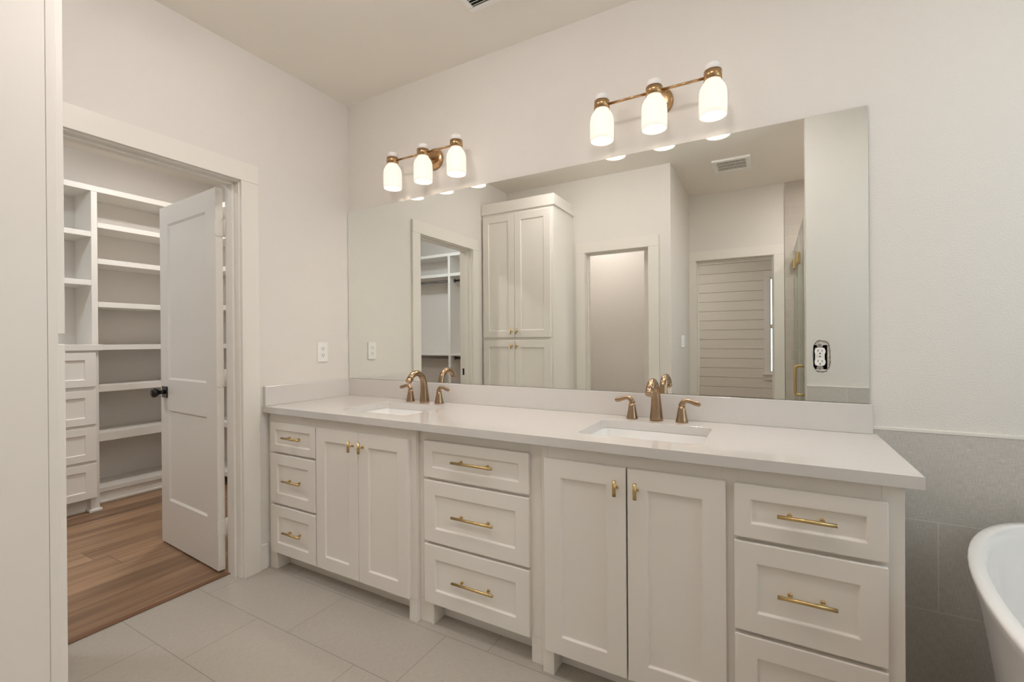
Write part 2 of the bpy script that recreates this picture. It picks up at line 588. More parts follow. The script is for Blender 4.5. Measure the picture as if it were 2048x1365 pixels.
struct('wall_end', [(0, 1.682, -3.27, -3.15, 0, H), (2.422, XR + .12, -3.27, -3.15, 0, H), (1.682, 2.422, -3.27, -3.15, 2.05, H)],
       MT['wall'], 'far off-white wall with the hall doorway, seen in the mirror', 'wall')
# right wall with a window opening over the tub
WY0, WY1, WZ0, WZ1 = -1.42, -0.22, 1.02, 2.22
struct('wall_right', [(XR, XR + .12, WY1, 0.0, 0, H), (XR, XR + .12, -3.15, WY0, 0, H),
                      (XR, XR + .12, WY0, WY1, 0, WZ0), (XR, XR + .12, WY0, WY1, WZ1, H)], MT['wall'], 'outer wall beside the bathtub', 'wall')
# closet shell
struct('wall_closet_end', [(-2.47, -.115, 0.41, 0.53, 0, H)], MT['wall'], 'end wall of the closet behind shelves', 'wall')
struct('wall_closet_back', [(-2.47, -2.35, -3.22, 0.41, 0, H)], MT['wall'], 'rear wall of the closet behind shelves', 'wall')
struct('wall_closet_side', [(-2.47, -.115, -3.34, -3.22, 0, H)], MT['wall'], 'closet wall behind the hanging rods', 'wall')
# hall shell
HXL, HXR, HY = 0.5, 4.05, -5.95
struct('wall_hall_left', [(HXL - .1, HXL, HY, -3.27, 0, H)], MT['wall'], 'left wall of the hall beyond the end door', 'wall')
struct('wall_hall_right', [(HXR, HXR + .1, HY, -3.27, 0, H)], MT['wall'], 'right wall of the hall beyond the end door', 'wall')
sx0, sx1, sz0, sz1 = 2.383, 3.25, 0.68, 2.15
ship = []
z = 0.0
while z < H - 1e-6:
    z1 = min(H, z + 0.15)
    a, b = z + 0.0026, z1 - 0.0026
    if b <= sz0 or a >= sz1:
        ship.append((HXL, HXR, HY, HY + 0.02, a, b))
    else:
        ship.append((HXL, sx0, HY, HY + 0.02, a, b)); ship.append((sx1, HXR, HY, HY + 0.02, a, b))
        if a < sz0: ship.append((sx0, sx1, HY, HY + 0.02, a, sz0))
        if b > sz1: ship.append((sx0, sx1, HY, HY + 0.02, sz1, b))
    z = z1
ship += [(HXL - .1, sx0, HY - .12, HY, 0, H), (sx1, HXR + .1, HY - .12, HY, 0, H), (sx0, sx1, HY - .12, HY, 0, sz0), (sx0, sx1, HY - .12, HY, sz1, H)]
struct('wall_hall_shiplap', ship, MT['shiplap'], 'white horizontal shiplap wall seen through the end doorway', 'wall')

# outlet wall (faces the mirror wall), with a rough cut-out
OX0 = 2.585
hole = []
random.seed(4)
hcx, hcz, ha, hb = 2.5327, 1.1447, 0.0282, 0.0602
for i in range(56):
    a = 2 * PI * i / 56
    c, s_ = math.cos(a), math.sin(a)
    k = 1 + random.uniform(-.035, .03)
    hole.append((hcx + ha * k * math.copysign(abs(c) ** .70, c), hcz + hb * k * math.copysign(abs(s_) ** .72, s_)))
MY = Matrix(((1, 0, 0, 0), (0, 0, -1, 0), (0, 1, 0, 0), (0, 0, 0, 1)))      # (x, z) drawing -> world, thickness along -y
struct('wall_tub_back', [(OX0, XR, -1.75, -1.63, 0, H)], MT['wall'], 'partition between bathtub and shower, seen in the mirror', 'wall')

# tile wainscots
WT = 0.886
tag(struct('wall_wainscot_front', [(2.664, XR - .008, -0.008, 0.0, 0, WT)], MT['wtile'], 'grey linen-look tile wainscot on the mirror wall behind the tub', 'wall tile'))
struct('wall_wainscot_back', [(OX0 + .004, XR - .008, -1.63, -1.622, 0, WT)], MT['wtile_b'], 'grey linen-look tile wainscot on the tub partition, seen in the mirror', 'wall tile')
struct('wall_wainscot_right', [(XR - .008, XR, -1.63, 0.0, 0, WT)], MT['wtile_y'], 'grey linen-look tile wainscot beside the tub', 'wall tile')
struct('trim_1', [(2.664, XR, -0.010, 0.0, WT, WT + .012)], MT['trim'], 'thin white edge strip on top of the grey wall tile', 'trim', bevel=.002)
struct('trim_2', [(OX0, XR, -1.63, -1.62, WT, WT + .010)], MT['trim'], 'thin white edge strip on the tub partition tile, seen in the mirror', 'trim', bevel=.002)
# shower tile
struct('wall_shower_end', [(2.504, XR - .01, -3.15, -3.138, 0, H)], MT['stile'], 'glossy beige shower tile at the far wall, seen in the mirror', 'wall tile')
struct('wall_shower_side', [(XR - .01, XR, -3.15, -1.75, 0, H)], MT['stile_y'], 'glossy beige shower tile on the side wall', 'wall tile')

# ---- door casings, jambs and stops
def casing(name, label, axis, pos, sgn, a0, a1, back, top=2.036, cw=.088, hw=.096, jt=.018, wt=.115, extra=None):
    """axis 'x': wall plane x=pos, room on sgn side, opening from a0 to a1 along y; axis 'y': plane y=pos, along x."""
    b = []
    def add(n0, n1, s0, s1, z0, z1):
        n0, n1 = sorted((pos + sgn * n0, pos + sgn * n1))
        if axis == 'x': b.append((n0, n1, s0, s1, z0, z1))
        else: b.append((s0, s1, n0, n1, z0, z1))
    r = .006
    add(0, .018, a0 - cw - r, a0 - r, 0, top + r)
    add(0, .018, a1 + r, a1 + cw + r, 0, top + r)
    add(0, .020, a0 - cw - r, a1 + cw + r, top + r, top + r + hw)
    add(-wt, 0, a0 - jt, a0, 0, top)
    add(-wt, 0, a1, a1 + jt, 0, top)
    add(-wt, 0, a0 - jt, a1 + jt, top, top + jt)
    for s0, s1 in ((a0, a0 + .011), (a1 - .011, a1)):
        add(-.078, -.040, s0, s1, 0, top)
    add(-.078, -.040, a0 + .011, a1 - .011, top - .011, top)
    if back:
        add(-wt - .018, -wt, a0 - cw - r, a0 - r, 0, top + r)
        add(-wt - .018, -wt, a1 + r, a1 + cw + r, 0, top + r)
        add(-wt - .018, -wt, a0 - cw - r, a1 + cw + r, top + r, top + r + hw)
    return struct(name, b, MT['trim'], label, 'door casing', bevel=.0012)


t3 = casing('trim_3', 'white flat casing and jamb round the closet doorway', 'x', 0, 1, -1.412, -0.701, True)
sp = MB(); sp.box(-.105, -.078, -1.4125, -1.4105, .895, .955); sp.box(-.090, -.070, -1.4125, -1.4085, .91, .94)
tag(sp.build('strike_plate', MT['black'], t3), 'black metal strike plate')
casing('trim_4', 'white flat casing round the narrow toilet room doorway, seen in the mirror', 'y', -2.06, 1, .863, 1.437, False, top=2.022, wt=.12)
casing('trim_5', 'white flat casing round the hall doorway, seen in the mirror', 'y', -3.15, 1, 1.70, 2.404, True, top=2.030, wt=.12)
# baseboards
struct('baseboard_left', [(0, .013, -.606, -.5655, 0, .132)], MT['trim'], 'short white baseboard between doorway and vanity', 'baseboard', bevel=.003)
struct('baseboard_back', [(1.525, 1.63, -2.06, -2.047, 0, .132)], MT['trim'], 'white baseboard beside the toilet room doorway', 'baseboard', bevel=.003)
struct('baseboard_corridor', [(1.63, 1.643, -3.15, -2.047, 0, .132)], MT['trim'], 'white baseboard on the return wall', 'baseboard', bevel=.003)
struct('baseboard_hall', [(HXL, HXR, HY + .02, HY + .034, 0, .14)], MT['trim'], 'white baseboard under the shiplap', 'baseboard', bevel=.003)
struct('trim_6', [(-.128, -.1, -1.412, -.701, 0, .006)], plain('threshold_strip', srgb(120, 84, 58), .45), 'thin brown edge strip between tile and wood floor', 'threshold', bevel=.002)

# ---- windows
def window(name, label, plane, boxes_frame, boxes_sash, pane):
    o = struct(name, boxes_frame, MT['trim'], label, 'window', bevel=.002)
    mb = MB()
    for b in boxes_sash: mb.box(*b)
    mb.build('sash', MT['trim'], o, bevel=.002)
    g = MB(); g.box(*pane); g.build('pane', MT['glass'], o)
    return o


f = [(XR - .018, XR, WY0 - .09, WY0, WZ0 - .1, WZ1 + .1), (XR - .018, XR, WY1, WY1 + .09, WZ0 - .1, WZ1 + .1),
     (XR - .018, XR, WY0, WY1, WZ1, WZ1 + .1), (XR - .05, XR + .03, WY0 - .1, WY1 + .1, WZ0 - .03, WZ0)]
e = .045
s = [(XR + .05, XR + .09, WY0, WY0 + e, WZ0, WZ1), (XR + .05, XR + .09, WY1 - e, WY1, WZ0, WZ1),
     (XR + .05, XR + .09, WY0 + e, WY1 - e, WZ0, WZ0 + e), (XR + .05, XR + .09, WY0 + e, WY1 - e, WZ1 - e, WZ1)]
window('window_1', 'white framed window over the bathtub', 'x', f, s, (XR + .066, XR + .072, WY0 + e, WY1 - e, WZ0 + e, WZ1 - e))
y0 = HY + .02
f = [(sx0 - .085, sx0 - .005, y0, y0 + .02, sz0, sz1 + .005), (sx1 + .005, sx1 + .085, y0, y0 + .02, sz0, sz1 + .005),
     (sx0 - .085, sx1 + .085, y0, y0 + .022, sz1 + .005, sz1 + .095), (sx0 - .10, sx1 + .10, y0, y0 + .045, sz0 - .025, sz0),
     (sx0 - .085, sx1 + .085, y0, y0 + .018, sz0 - .105, sz0 - .025)]
s = []
zm = (sz0 + sz1) / 2 - .02
for a, b in ((sz0, zm), (zm, sz1)):
    yy = HY - .05 if a == sz0 else HY - .075
    s += [(sx0, sx0 + .010, yy, yy + .025, a, b), (sx1 - .03, sx1, yy, yy + .025, a, b), (sx0 + .006, sx1 - .03, yy, yy + .025, a, a + .03), (sx0 + .006, sx1 - .03, yy, yy + .025, b - .03, b)]
window('window_2', 'white double-hung window in the shiplap wall, seen through the end doorway in the mirror', 'y', f, s, (sx0 + .006, sx1 - .03, HY - .066, HY - .060, sz0 + .03, sz1 - .03))

# ------------------------------------------------------------------ pulls (shared meshes)
def pull_mesh(length, posts, vertical=False):
    mb = MB()
    r = .0055
    st = .028
    if vertical:
        mb.cyl((0, -st, -length / 2), (0, -st, length / 2), .0060)
        mb.cyl((0, 0, 0), (0, -st, 0), .0042)
        mb.lathe([(.0065, 0), (.0065, -.003), (.0045, -.0045)], axis='y', n=18)
    else:
        mb.cyl((-length / 2, -st, 0), (length / 2, -st, 0), r)
        for x in posts:
            mb.cyl((x, 0, 0), (x, -st, 0), .0042)
            mb.lathe([(.0062, 0), (.0062, -.003), (.0045, -.0045)], origin=(x, 0, 0), axis='y', n=18)
    o = mb.build('handle', MT['gold'])
    me = o.data
    bpy.data.objects.remove(o)
    return me


PULL_S = pull_mesh(.138, (-.038, .038))
PULL_L = pull_mesh(.196, (-.064, .064))
PULL_T = pull_mesh(.051, (0,), True)
SLABS = {}


def put(mesh, name, parent, loc, rotz=0.0, label=None):
    o = bpy.data.objects.new(name, mesh)
    COL.objects.link(o); o.parent = parent; o.location = loc; o.rotation_euler = (0, 0, rotz)
    if label: o['label'] = label
    return o


def front(kind, parent, x0, x1, z0, z1, y, rail, handle=None, hp=(0, 0), t=.02, depth=.0085, mat=None):
    """a shaker front (drawer or door) in the thing's local frame, looking to -y; with its handle"""
    key = (round(x1 - x0, 4), round(z1 - z0, 4), rail, t)
    if key not in SLABS:
        wd, ht = x1 - x0, z1 - z0
        mb = MB()
        mb.slab(0, wd, 0, ht, 0, t, [(rail, wd - rail, rail, ht - rail)], depth, .0012)
        o = mb.build(kind, mat or MT['cab'])
        SLABS[key] = o.data
        bpy.data.objects.remove(o)
    o = put(SLABS[key], kind, parent, (x0, y, z0))
    b = o.modifiers.new('bevel', 'BEVEL'); b.width = .003; b.segments = 2; b.limit_method = 'ANGLE'; b.angle_limit = math.radians(60)
    if handle is not None:
        on_panel = rail < hp[0] - x0 < (x1 - x0) - rail and rail < hp[1] - z0 < (z1 - z0) - rail
        put(handle, 'handle', o, (hp[0] - x0, depth if on_panel else 0.0, hp[1] - z0), label='satin brass bar pull')
    return o


# ------------------------------------------------------------------ vanity
CT = .87            # counter top
CB = .837           # counter underside
YF = -.549          # face frame, outer sections
YM = -.524          # face frame, middle section
ROWS = ((.100, .350, .225), (.362, .622, .492), (.634, .790, .716))


def vanity_body(parent, x0, x1, yf, stiles, drawers, right_end=False):
    mb = MB()
    zt = CB
    t = .018
    mb.box(x0, x0 + t, yf + .0205, -.013, .119, zt)                       # sides
    mb.box(x1 - t, x1, yf + .0205, -.013, .0 if right_end else .119, zt)
    mb.box(x0, x1 - (t if right_end else 0), yf + .0205, -.013, .10, .118)                          # bottom
    mb.box(x0, x1, -.012, -.004, .10, .70)                              # back
    # face frame: rails run between the stiles, nothing overlaps
    for a, b in stiles: mb.box(a, b, yf, yf + .02, .10, zt)
    for (a0, a1), (b0, b1) in zip(stiles, stiles[1:]):
        mb.box(a1, b0, yf, yf + .02, .784, zt)
        mb.box(a1, b0, yf, yf + .02, .10, .122)
        if (a1, b0) in drawers:
            for zr in (.356, .628): mb.box(a1, b0, yf, yf + .02, zr - .017, zr + .017)
    mb.box(x0 + .01, x1 - .019, yf + .076, yf + .09, 0, .0995)             # toe kick
    o = mb.build('body', MT['cab'], parent, bevel=.0012)
    return o


def legs(parent, spans, yf):
    for a, b in spans:
        mb = MB(); mb.box(a, b, yf, yf + .075, 0, .099)
        mb.build('leg', MT['cab'], parent, bevel=.0015)


va = thing('vanity_cabinet', 'white shaker vanity cabinet under the left sink, drawers left of two doors', 'vanity cabinet', (0, 0, 0), 'vanity cabinet units')
vanity_body(va, .006, 1.036, YF, ((.006, .05), (.393, .420), (.99, 1.036)), ((.05, .393),))
legs(va, ((.008, .067), (.993, 1.036)), YF)
for z0, z1, hz in ROWS:
    front('drawer', va, .045, .402, z0, z1, YF - .02, .055 if z1 - z0 > .2 else .040, PULL_S, (.2235 + .012, hz))
front('door', va, .411, .703, .100, .790, YF - .02, .064, PULL_T, (.672, .728))
front('door', va, .706, 1.008, .100, .790, YF - .02, .064, PULL_T, (.738, .728))

vm = thing('vanity_cabinet', 'white recessed vanity cabinet with three wide drawers between the two sinks', 'vanity cabinet', (1.04, 0, 0), 'vanity cabinet units')
vanity_body(vm, 1.0365, 1.6345, YM, ((1.0365, 1.08), (1.57, 1.6345)), ((1.08, 1.57),))
legs(vm, ((1.0365, 1.108), (1.576, 1.6345)), YM)
for z0, z1, hz in ROWS:
    front('drawer', vm, 1.073 - 1.04, 1.578 - 1.04, z0, z1, YM - .02, .060 if z1 - z0 > .2 else .045, PULL_L, (1.3295 - 1.04, hz))

vr = thing('vanity_cabinet', 'white shaker vanity cabinet under the right sink, two doors left of drawers', 'vanity cabinet', (1.64, 0, 0), 'vanity cabinet units')
vanity_body(vr, 1.635, 2.662, YF, ((1.635, 1.66), (2.235, 2.28), (2.615, 2.662)), ((2.28, 2.615),), True)
legs(vr, ((1.635, 1.679), (2.60, 2.643)), YF)
ox = 1.64
front('door', vr, 1.652 - ox, 1.9485 - ox, .095, .790, YF - .02, .066, PULL_T, (1.918 - ox, .726))
front('door', vr, 1.9535 - ox, 2.247 - ox, .095, .790, YF - .02, .066, PULL_T, (1.985 - ox, .726))
for z0, z1, hz in ROWS:
    front('drawer', vr, 2.269 - ox, 2.626 - ox, z0, z1, YF - .02, .060 if z1 - z0 > .2 else .045, PULL_S, (2.4475 - ox, hz))

# countertop with two sink cut-outs
SINKS = ((.692, -.312), (1.956, -.312))
SW, SD = .430, .322
holes = [rrect(cx - SW / 2, cx + SW / 2, cy_ - SD / 2, cy_ + SD / 2, .03) for cx, cy_ in SINKS]
ctop = plate_with_holes('countertop', [(.001, -.5865), (2.694, -.5865), (2.694, -.001), (.001, -.001)], holes, CB, CT, MT['quartz'])
tag(ctop, 'long glossy white quartz countertop across the whole vanity', 'countertop')
b = ctop.modifiers.new('bevel', 'BEVEL'); b.width = .0025; b.segments = 2; b.limit_method = 'ANGLE'; b.angle_limit = math.radians(50)
mb = MB(); mb.box(.021, 2.682, -.020, -.001, CT, .9755); mb.build('backsplash', MT['quartz'], ctop, bevel=.002)
mb = MB(); mb.box(.001, .021, -.579, -.001, CT, .9755); mb.build('side_splash', MT['quartz'], ctop, bevel=.002)


def sink_at(cx, cy_, label):
    t = thing('sink', label, 'sink', (cx, cy_, CB), 'undermount vanity sinks')
    def lp(g, z, r):
        return [(x, y, z) for x, y in rrect(cx - SW / 2 - g, cx + SW / 2 + g, cy_ - SD / 2 - g, cy_ + SD / 2 + g, r, 8)]
    mb = MB()
    loops = [lp(.018, CB - .014, .045), lp(.018, CB - .0005, .045), lp(.003, CB - .0005, .033), lp(.0015, CB - .004, .033), lp(-.006, CB - .09, .04), lp(-.012, CB - .115, .045),
             lp(-.030, CB - .130, .05), lp(-.10, CB - .134, .04), lp(-.10, CB - .146, .04), lp(-.022, CB - .142, .05), lp(.006, CB - .118, .05), lp(.010, CB - .03, .045)]
    mb.loft(loops, True, False, False)
    # floor disc between the last inner loop and the drain is closed by caps
    bmv = mb.bm
    o = None
    inner = lp(-.10, CB - .134, .04); outer = lp(-.10, CB - .146, .04)
    mb.face([mb.v(p) for p in inner])
    mb.face([mb.v(p) for p in reversed(outer)])
    bmesh.ops.remove_doubles(mb.bm, verts=mb.bm.verts, dist=1e-5)
    bmesh.ops.delete(mb.bm, geom=[f_ for f_ in mb.bm.faces if len(f_.verts) == 4 and all(abs(v_.co.z - (CB - .134)) < 1e-5 or abs(v_.co.z - (CB - .146)) < 1e-5 for v_ in f_.verts) and max(v_.co.z for v_ in f_.verts) - min(v_.co.z for v_ in f_.verts) > .005], context='FACES_ONLY')
    mb.build('basin', MT['porcelain'], t)
    d = MB(); d.lathe([(.0, CB - .128), (.016, CB - .1285), (.022, CB - .131), (.024, CB - .1338)], origin=(cx, cy_ + .02, 0), n=24)
    d.build('drain', MT['bronze'], t)
    return t


s0 = sink_at(*SINKS[0], 'white rectangular undermount sink nearer the closet door')
dup(s0, (SINKS[1][0], SINKS[1][1], CB), 'white rectangular undermount sink nearer the bathtub')


def faucet(cx, cy_, label):
    t = thing('faucet', label, 'faucet', (cx, cy_, CT), 'bronze widespread faucets')
    mb = MB()
    path = [(cx, cy_, CT), (cx, cy_, CT + .012), (cx, cy_ - .001, CT + .055), (cx, cy_ - .005, CT + .10)]
    path += bez((cx, cy_ - .009, CT + .120), (cx, cy_ - .020, CT + .172), (cx, cy_ - .086, CT + .184), (cx, cy_ - .118, CT + .140), 16)
    n = len(path)
    rad = [.0275, .027, .0225, .0190] + [.0172 - .0012 * min(1, i / 7) + .0006 * max(0, (i - 8) / 8) for i in range(n - 4)]
    mb.tube(path, rad, 24)
    mb.build('spout', MT['bronze'], t)
    a, b_ = Vector(path[-2]), Vector(path[-1])
    d = (b_ - a).normalized()
    tip = MB()
    p0 = b_ + d * .0008
    tip.tube([tuple(p0), tuple(p0 + d * .019), tuple(p0 + d * .022)], [.0166, .0168, .0152], 24)
    tip.build('spray_head', MT['bronze'], t)
    seam = MB(); seam.tube([tuple(b_ - d * .001), tuple(p0 + d * .001)], .0157, 24); seam.build('seam_ring', MT['black'], t)
    for sx in (-1, 1):
        hx = cx + sx * .102
        hb_ = MB()
        hb_.lathe([(.0245, 0), (.0245, .004), (.0225, .012), (.0185, .034), (.0150, .054), (.0128, .066)], origin=(hx, cy_, CT), n=24)
        ho = hb_.build('handle', MT['bronze'], t)
        lv = MB()
        pts = bez((hx - sx * .001, cy_, CT + .0665), (hx + sx * .004, cy_ - .001, CT + .092), (hx + sx * .022, cy_ - .002, CT + .093), (hx + sx * .036, cy_ - .003, CT + .087), 9)
        pts += [(hx + sx * .050, cy_ - .004, CT + .082), (hx + sx * .062, cy_ - .005, CT + .079), (hx + sx * .070, cy_ - .006, CT + .078), (hx + sx * .0735, cy_ - .006, CT + .0778)]
        rr = [(.0128, .0128), (.0122, .012), (.0114, .0108), (.0106, .0096), (.0098, .0086), (.0092, .0078), (.0088, .0070), (.0086, .0064), (.0086, .006), (.0088, .0056), (.0094, .0052), (.0098, .005), (.0085, .0045), (.004, .003)]
        lv.tube(pts, rr, 18)
        lv.build('lever', MT['bronze'], ho)
    return t


f0 = faucet(.688, -.078, 'brushed bronze arched faucet with two lever handles at the sink nearer the closet')
dup(f0, (1.946, -.078, CT), 'brushed bronze arched faucet with two lever handles at the sink nearer the tub')

# wall mirror
mo = plate_with_holes('wall_mirror', [(.003, .977), (2.674, .977), (2.674, 2.0445), (.003, 2.0445)], [hole], .001, .007, MT['mirror'], MY)
mo.data.materials.append(MT['mirror_edge'])
for p in mo.data.polygons:
    if p.normal.y > -.5: p.material_index = 1
tag(mo, 'large frameless wall mirror with a rough outlet cut-out, resting on the white backsplash', 'mirror')


# ------------------------------------------------------------------ vanity lights
def vanity_light(cx, label):
    t = thing('vanity_light', label, 'wall light', (cx, -.001, 2.243), 'three-shade brass vanity lights')
    zb = 2.243
    yb = -.105
    mb = MB(); mb.lathe([(.060, -.001), (.060, -.012), (.056, -.017), (.030, -.020), (.012, -.021)], origin=(cx, 0, zb), axis='y', n=40)
    mb.build('backplate', MT['lampbrass'], t)
    mb = MB(); mb.cyl((cx, -.019, zb), (cx, yb + .03, zb), .0075); mb.build('arm', MT['lampbrass'], t)
    for sx in (-1, 1):
        mb = MB(); mb.cyl((cx + sx * .030, yb, zb), (cx + sx * .194, yb, zb), .0055); mb.build('bar', MT['lampbrass'], t)
    for dx in (-.2245, 0, .2245):
        x = cx + dx
        mb = MB(); mb.lathe([(.0335, zb - .018), (.0335, zb + .018), (.030, zb + .019), (.0300, zb - .018)], origin=(x, yb, 0), n=32, closed=True)
        mb.lathe([(.029, zb - .010), (.029, zb + .012)], origin=(x, yb, 0), n=24)
        so = mb.build('socket', MT['lampbrass'], t)
        mb = MB(); mb.lathe([(.0275, zb + .0125), (.0275, zb + .042), (.0262, zb + .0445), (.006, zb + .046)], origin=(x, yb, 0), n=28); mb.build('cap', MT['white'], so)
        prof_o = [(.0295, zb - .0105), (.0300, zb - .018), (.0335, zb - .026), (.0415, zb - .037), (.0475, zb - .049), (.0506, zb - .063), (.0516, zb - .082), (.0516, zb - .110), (.0512, zb - .138), (.0504, zb - .157)]
        prof_i = [(r_ - .004, z_) for r_, z_ in reversed(prof_o)]
        mb = MB(); mb.lathe(prof_o + prof_i, origin=(x, yb, 0), n=36, closed=True)
        sh = mb.build('lamp_shade', MT['shade'], t); sh['label'] = 'glowing frosted white glass shade'
        mb = MB(); mb.lathe([(.012, zb - .014), (.013, zb - .035), (.022, zb - .055), (.029, zb - .080), (.029, zb - .098), (.020, zb - .116), (.006, zb - .122)], origin=(x, yb, 0), n=24)
        mb.build('bulb', MT['bulb'], sh)
    return t


v0 = vanity_light(.713, 'brass three-shade vanity light above the left sink')
dup(v0, (1.951, -.001, 2.243), 'brass three-shade vanity light above the right sink')


# ------------------------------------------------------------------ electrical
def receptacle(mb_plate, cz, x, y, nrm):
    pass


def outlet_left():
    x = .0; yc, zc = -.205, 1.149
    t = thing('wall_outlet', 'white duplex outlet with cover plate on the wall left of the mirror', 'outlet', (0.001, yc, zc))
    mb = MB(); mb.box(.001, .0065, yc - .036, yc + .036, zc - .0585, zc + .0585); mb.build('cover_plate', MT['plastic'], t, bevel=.002)
    for dz in (-.0195, .0195):
        mb = MB(); pts = [(y, z) for y, z in rrect(yc - .017, yc + .017, zc + dz - .0145, zc + dz + .0145, .010, 5)]
        mb.loft([[(.0066, y, z) for y, z in pts], [(.0082, y, z) for y, z in pts]], False)
        r = mb.build('receptacle', MT['plastic'], t)
        mb = MB()
        mb.box(.0081, .0087, yc - .0075, yc - .0050, zc + dz - .001, zc + dz + .008)
        mb.box(.0081, .0087, yc + .0050, yc + .0075, zc + dz - .001, zc + dz + .008)
        mb.lathe([(.0026, .0081), (.0026, .0087)], origin=(0, yc, zc + dz - .007), axis='x', n=14)
        mb.build('slot', MT['slot'], r)
    return t


outlet_left()


def outlet_open():
    cx, cz = 2.5278, 1.1435
    t = thing('unfinished_outlet', 'white duplex outlet without cover in a jagged cut-out of the mirror', 'outlet', (cx, 0, cz))
    mb = MB()
    x0, x1, z0, z1 = BX0 + .0004, BX1 - .0004, BZ0 + .0004, BZ1 - .0004
    mb.box(x0, x1, .055, .0595, z0, z1)
    mb.box(x0, x0 + .0015, .0015, .055, z0, z1); mb.box(x1 - .0015, x1, .0015, .055, z0, z1)
    mb.box(x0 + .0015, x1 - .0015, .0015, .055, z0, z0 + .0015); mb.box(x0 + .0015, x1 - .0015, .0015, .055, z1 - .0015, z1)
    mb.build('junction_box', MT['boxblue'], t)
    # crumbled plaster between the cut glass and the box
    rnd = random.Random(9)
    inn = [(min(max(x, BX0 - .0005), BX1 - .0005), min(max(z_, BZ0 + .0005), BZ1 - .0005)) for x, z_ in hole]
    mid = [((p[0] + q[0]) / 2 + rnd.uniform(-.0012, .0012), -.0022 - rnd.uniform(0, .003), (p[1] + q[1]) / 2 + rnd.uniform(-.0012, .0012)) for p, q in zip(hole, inn)]
    mb = MB()
    mb.loft([[(x, -.0008, z_) for x, z_ in hole], mid, [(x, -.0010, z_) for x, z_ in inn], [(x, .003, z_) for x, z_ in inn], [(x, -.0004, z_) for x, z_ in hole]], False, False, False)
    mb.build('broken_drywall_edge', MT['gyps'], t)
    mb = MB(); mb.box(cx - .0075, cx + .0075, .0002, .002, cz - .046, cz + .046)
    for s_ in (-1, 1):
        pts = rrect(cx - .0105, cx + .0105, cz + s_ * .0445 - .0085, cz + s_ * .0445 + .0085, .006, 4)
        mb.loft([[(x, -.0010, z_) for x, z_ in pts], [(x, .0001, z_) for x, z_ in pts]], False)
    yk = mb.build('yoke', MT['zinc'], t)
    for s_ in (-1, 1):
        mb = MB(); mb.lathe([(.0036, -.0011), (.0036, -.0026), (.0018, -.0032)], origin=(cx, 0, cz + s_ * .0445), axis='y', n=12)
        mb.build('screw', MT['chrome'], yk)
    mb = MB(); mb.box(cx - .0150, cx + .0150, -.0035, .030, cz - .0325, cz + .0325)
    rb = mb.build('receptacle_body', MT['plastic'], t, bevel=.002)
    mb = MB(); mb.lathe([(.0020, -.0036), (.0020, -.0042)], origin=(cx, 0, cz), axis='y', n=12); mb.build('screw', MT['slot'], rb)
    for s_ in (-1, 1):
        zc = cz + s_ * .0195
        pts = []
        for i in range(40):
            a_ = 2 * PI * i / 40
            pts.append((cx + .0171 * math.cos(a_), zc + max(-.0142, min(.0142, .0171 * math.sin(a_)))))
        mb = MB(); mb.loft([[(x, -.0036, z_) for x, z_ in pts], [(x, -.0085, z_) for x, z_ in pts]], False)
        r = mb.build('receptacle', MT['plastic'], t)
        mb = MB()
        mb.box(cx - .0073, cx - .0054, -.0092, -.0084, zc - .001, zc + .0072)
        mb.box(cx + .0054, cx + .0073, -.0092, -.0084, zc - .001, zc + .0062)
        mb.lathe([(.0025, -.0084), (.0025, -.0092)], origin=(cx, 0, zc - .0075), axis='y', n=14)
        mb.build('slot', MT['slot'], r)
    return t


outlet_open()

mb = MB(); mb.box(1.631, 1.637, -2.73, -2.55, 1.130, 1.248)
sw = tag(mb.build('light_switch', MT['plastic'], None, bevel=.002, loc=(1.631, -2.64, 1.19)), 'white rocker switch plate on the return wall, seen in the mirror', 'light switch')
for dy in (-.046, .046):
    m2 = MB(); m2.box(1.6365, 1.640, -2.64 + dy - .017, -2.64 + dy + .017, 1.155, 1.223); m2.build('rocker', MT['plastic'], sw, bevel=.001)

# ------------------------------------------------------------------ ceiling fittings
t = thing('ceiling_vent', 'white slatted air register in the ceiling above the vanity', 'vent', (1.33, -.41, H))
vx0, vx1, vy0, vy1 = 1.175, 1.53, -.508, -.303
mb = MB(); k = .028
for b in ((vx0, vx1, vy0, vy0 + k, H - .010, H - .001), (vx0, vx1, vy1 - k, vy1, H - .010, H - .001), (vx0, vx0 + k, vy0 + k, vy1 - k, H - .010, H - .001), (vx1 - k, vx1, vy0 + k, vy1 - k, H - .010, H - .001)): mb.box(*b)
mb.build('frame', MT['plastic'], t, bevel=.003)
mb = MB(); mb.box(vx0 + k, vx1 - k, vy0 + k, vy1 - k, H - .003, H - .001); mb.build('dark_duct', MT['slot'], t)  # dark sheet behind the louvers imitates the shade inside the duct
mb = MB()
y = vy0 + k + .008
while y < vy1 - k - .006:
    mb.M = Matrix.Translation((0, y, H - .0065)) @ Matrix.Rotation(math.radians(35), 4, 'X')
    mb.box(vx0 + k, vx1 - k, -.0045, .0045, -.0006, .0006)
    y += .0165
mb.M = Matrix.Identity(4)
mb.build('louver', MT['plastic'], t)

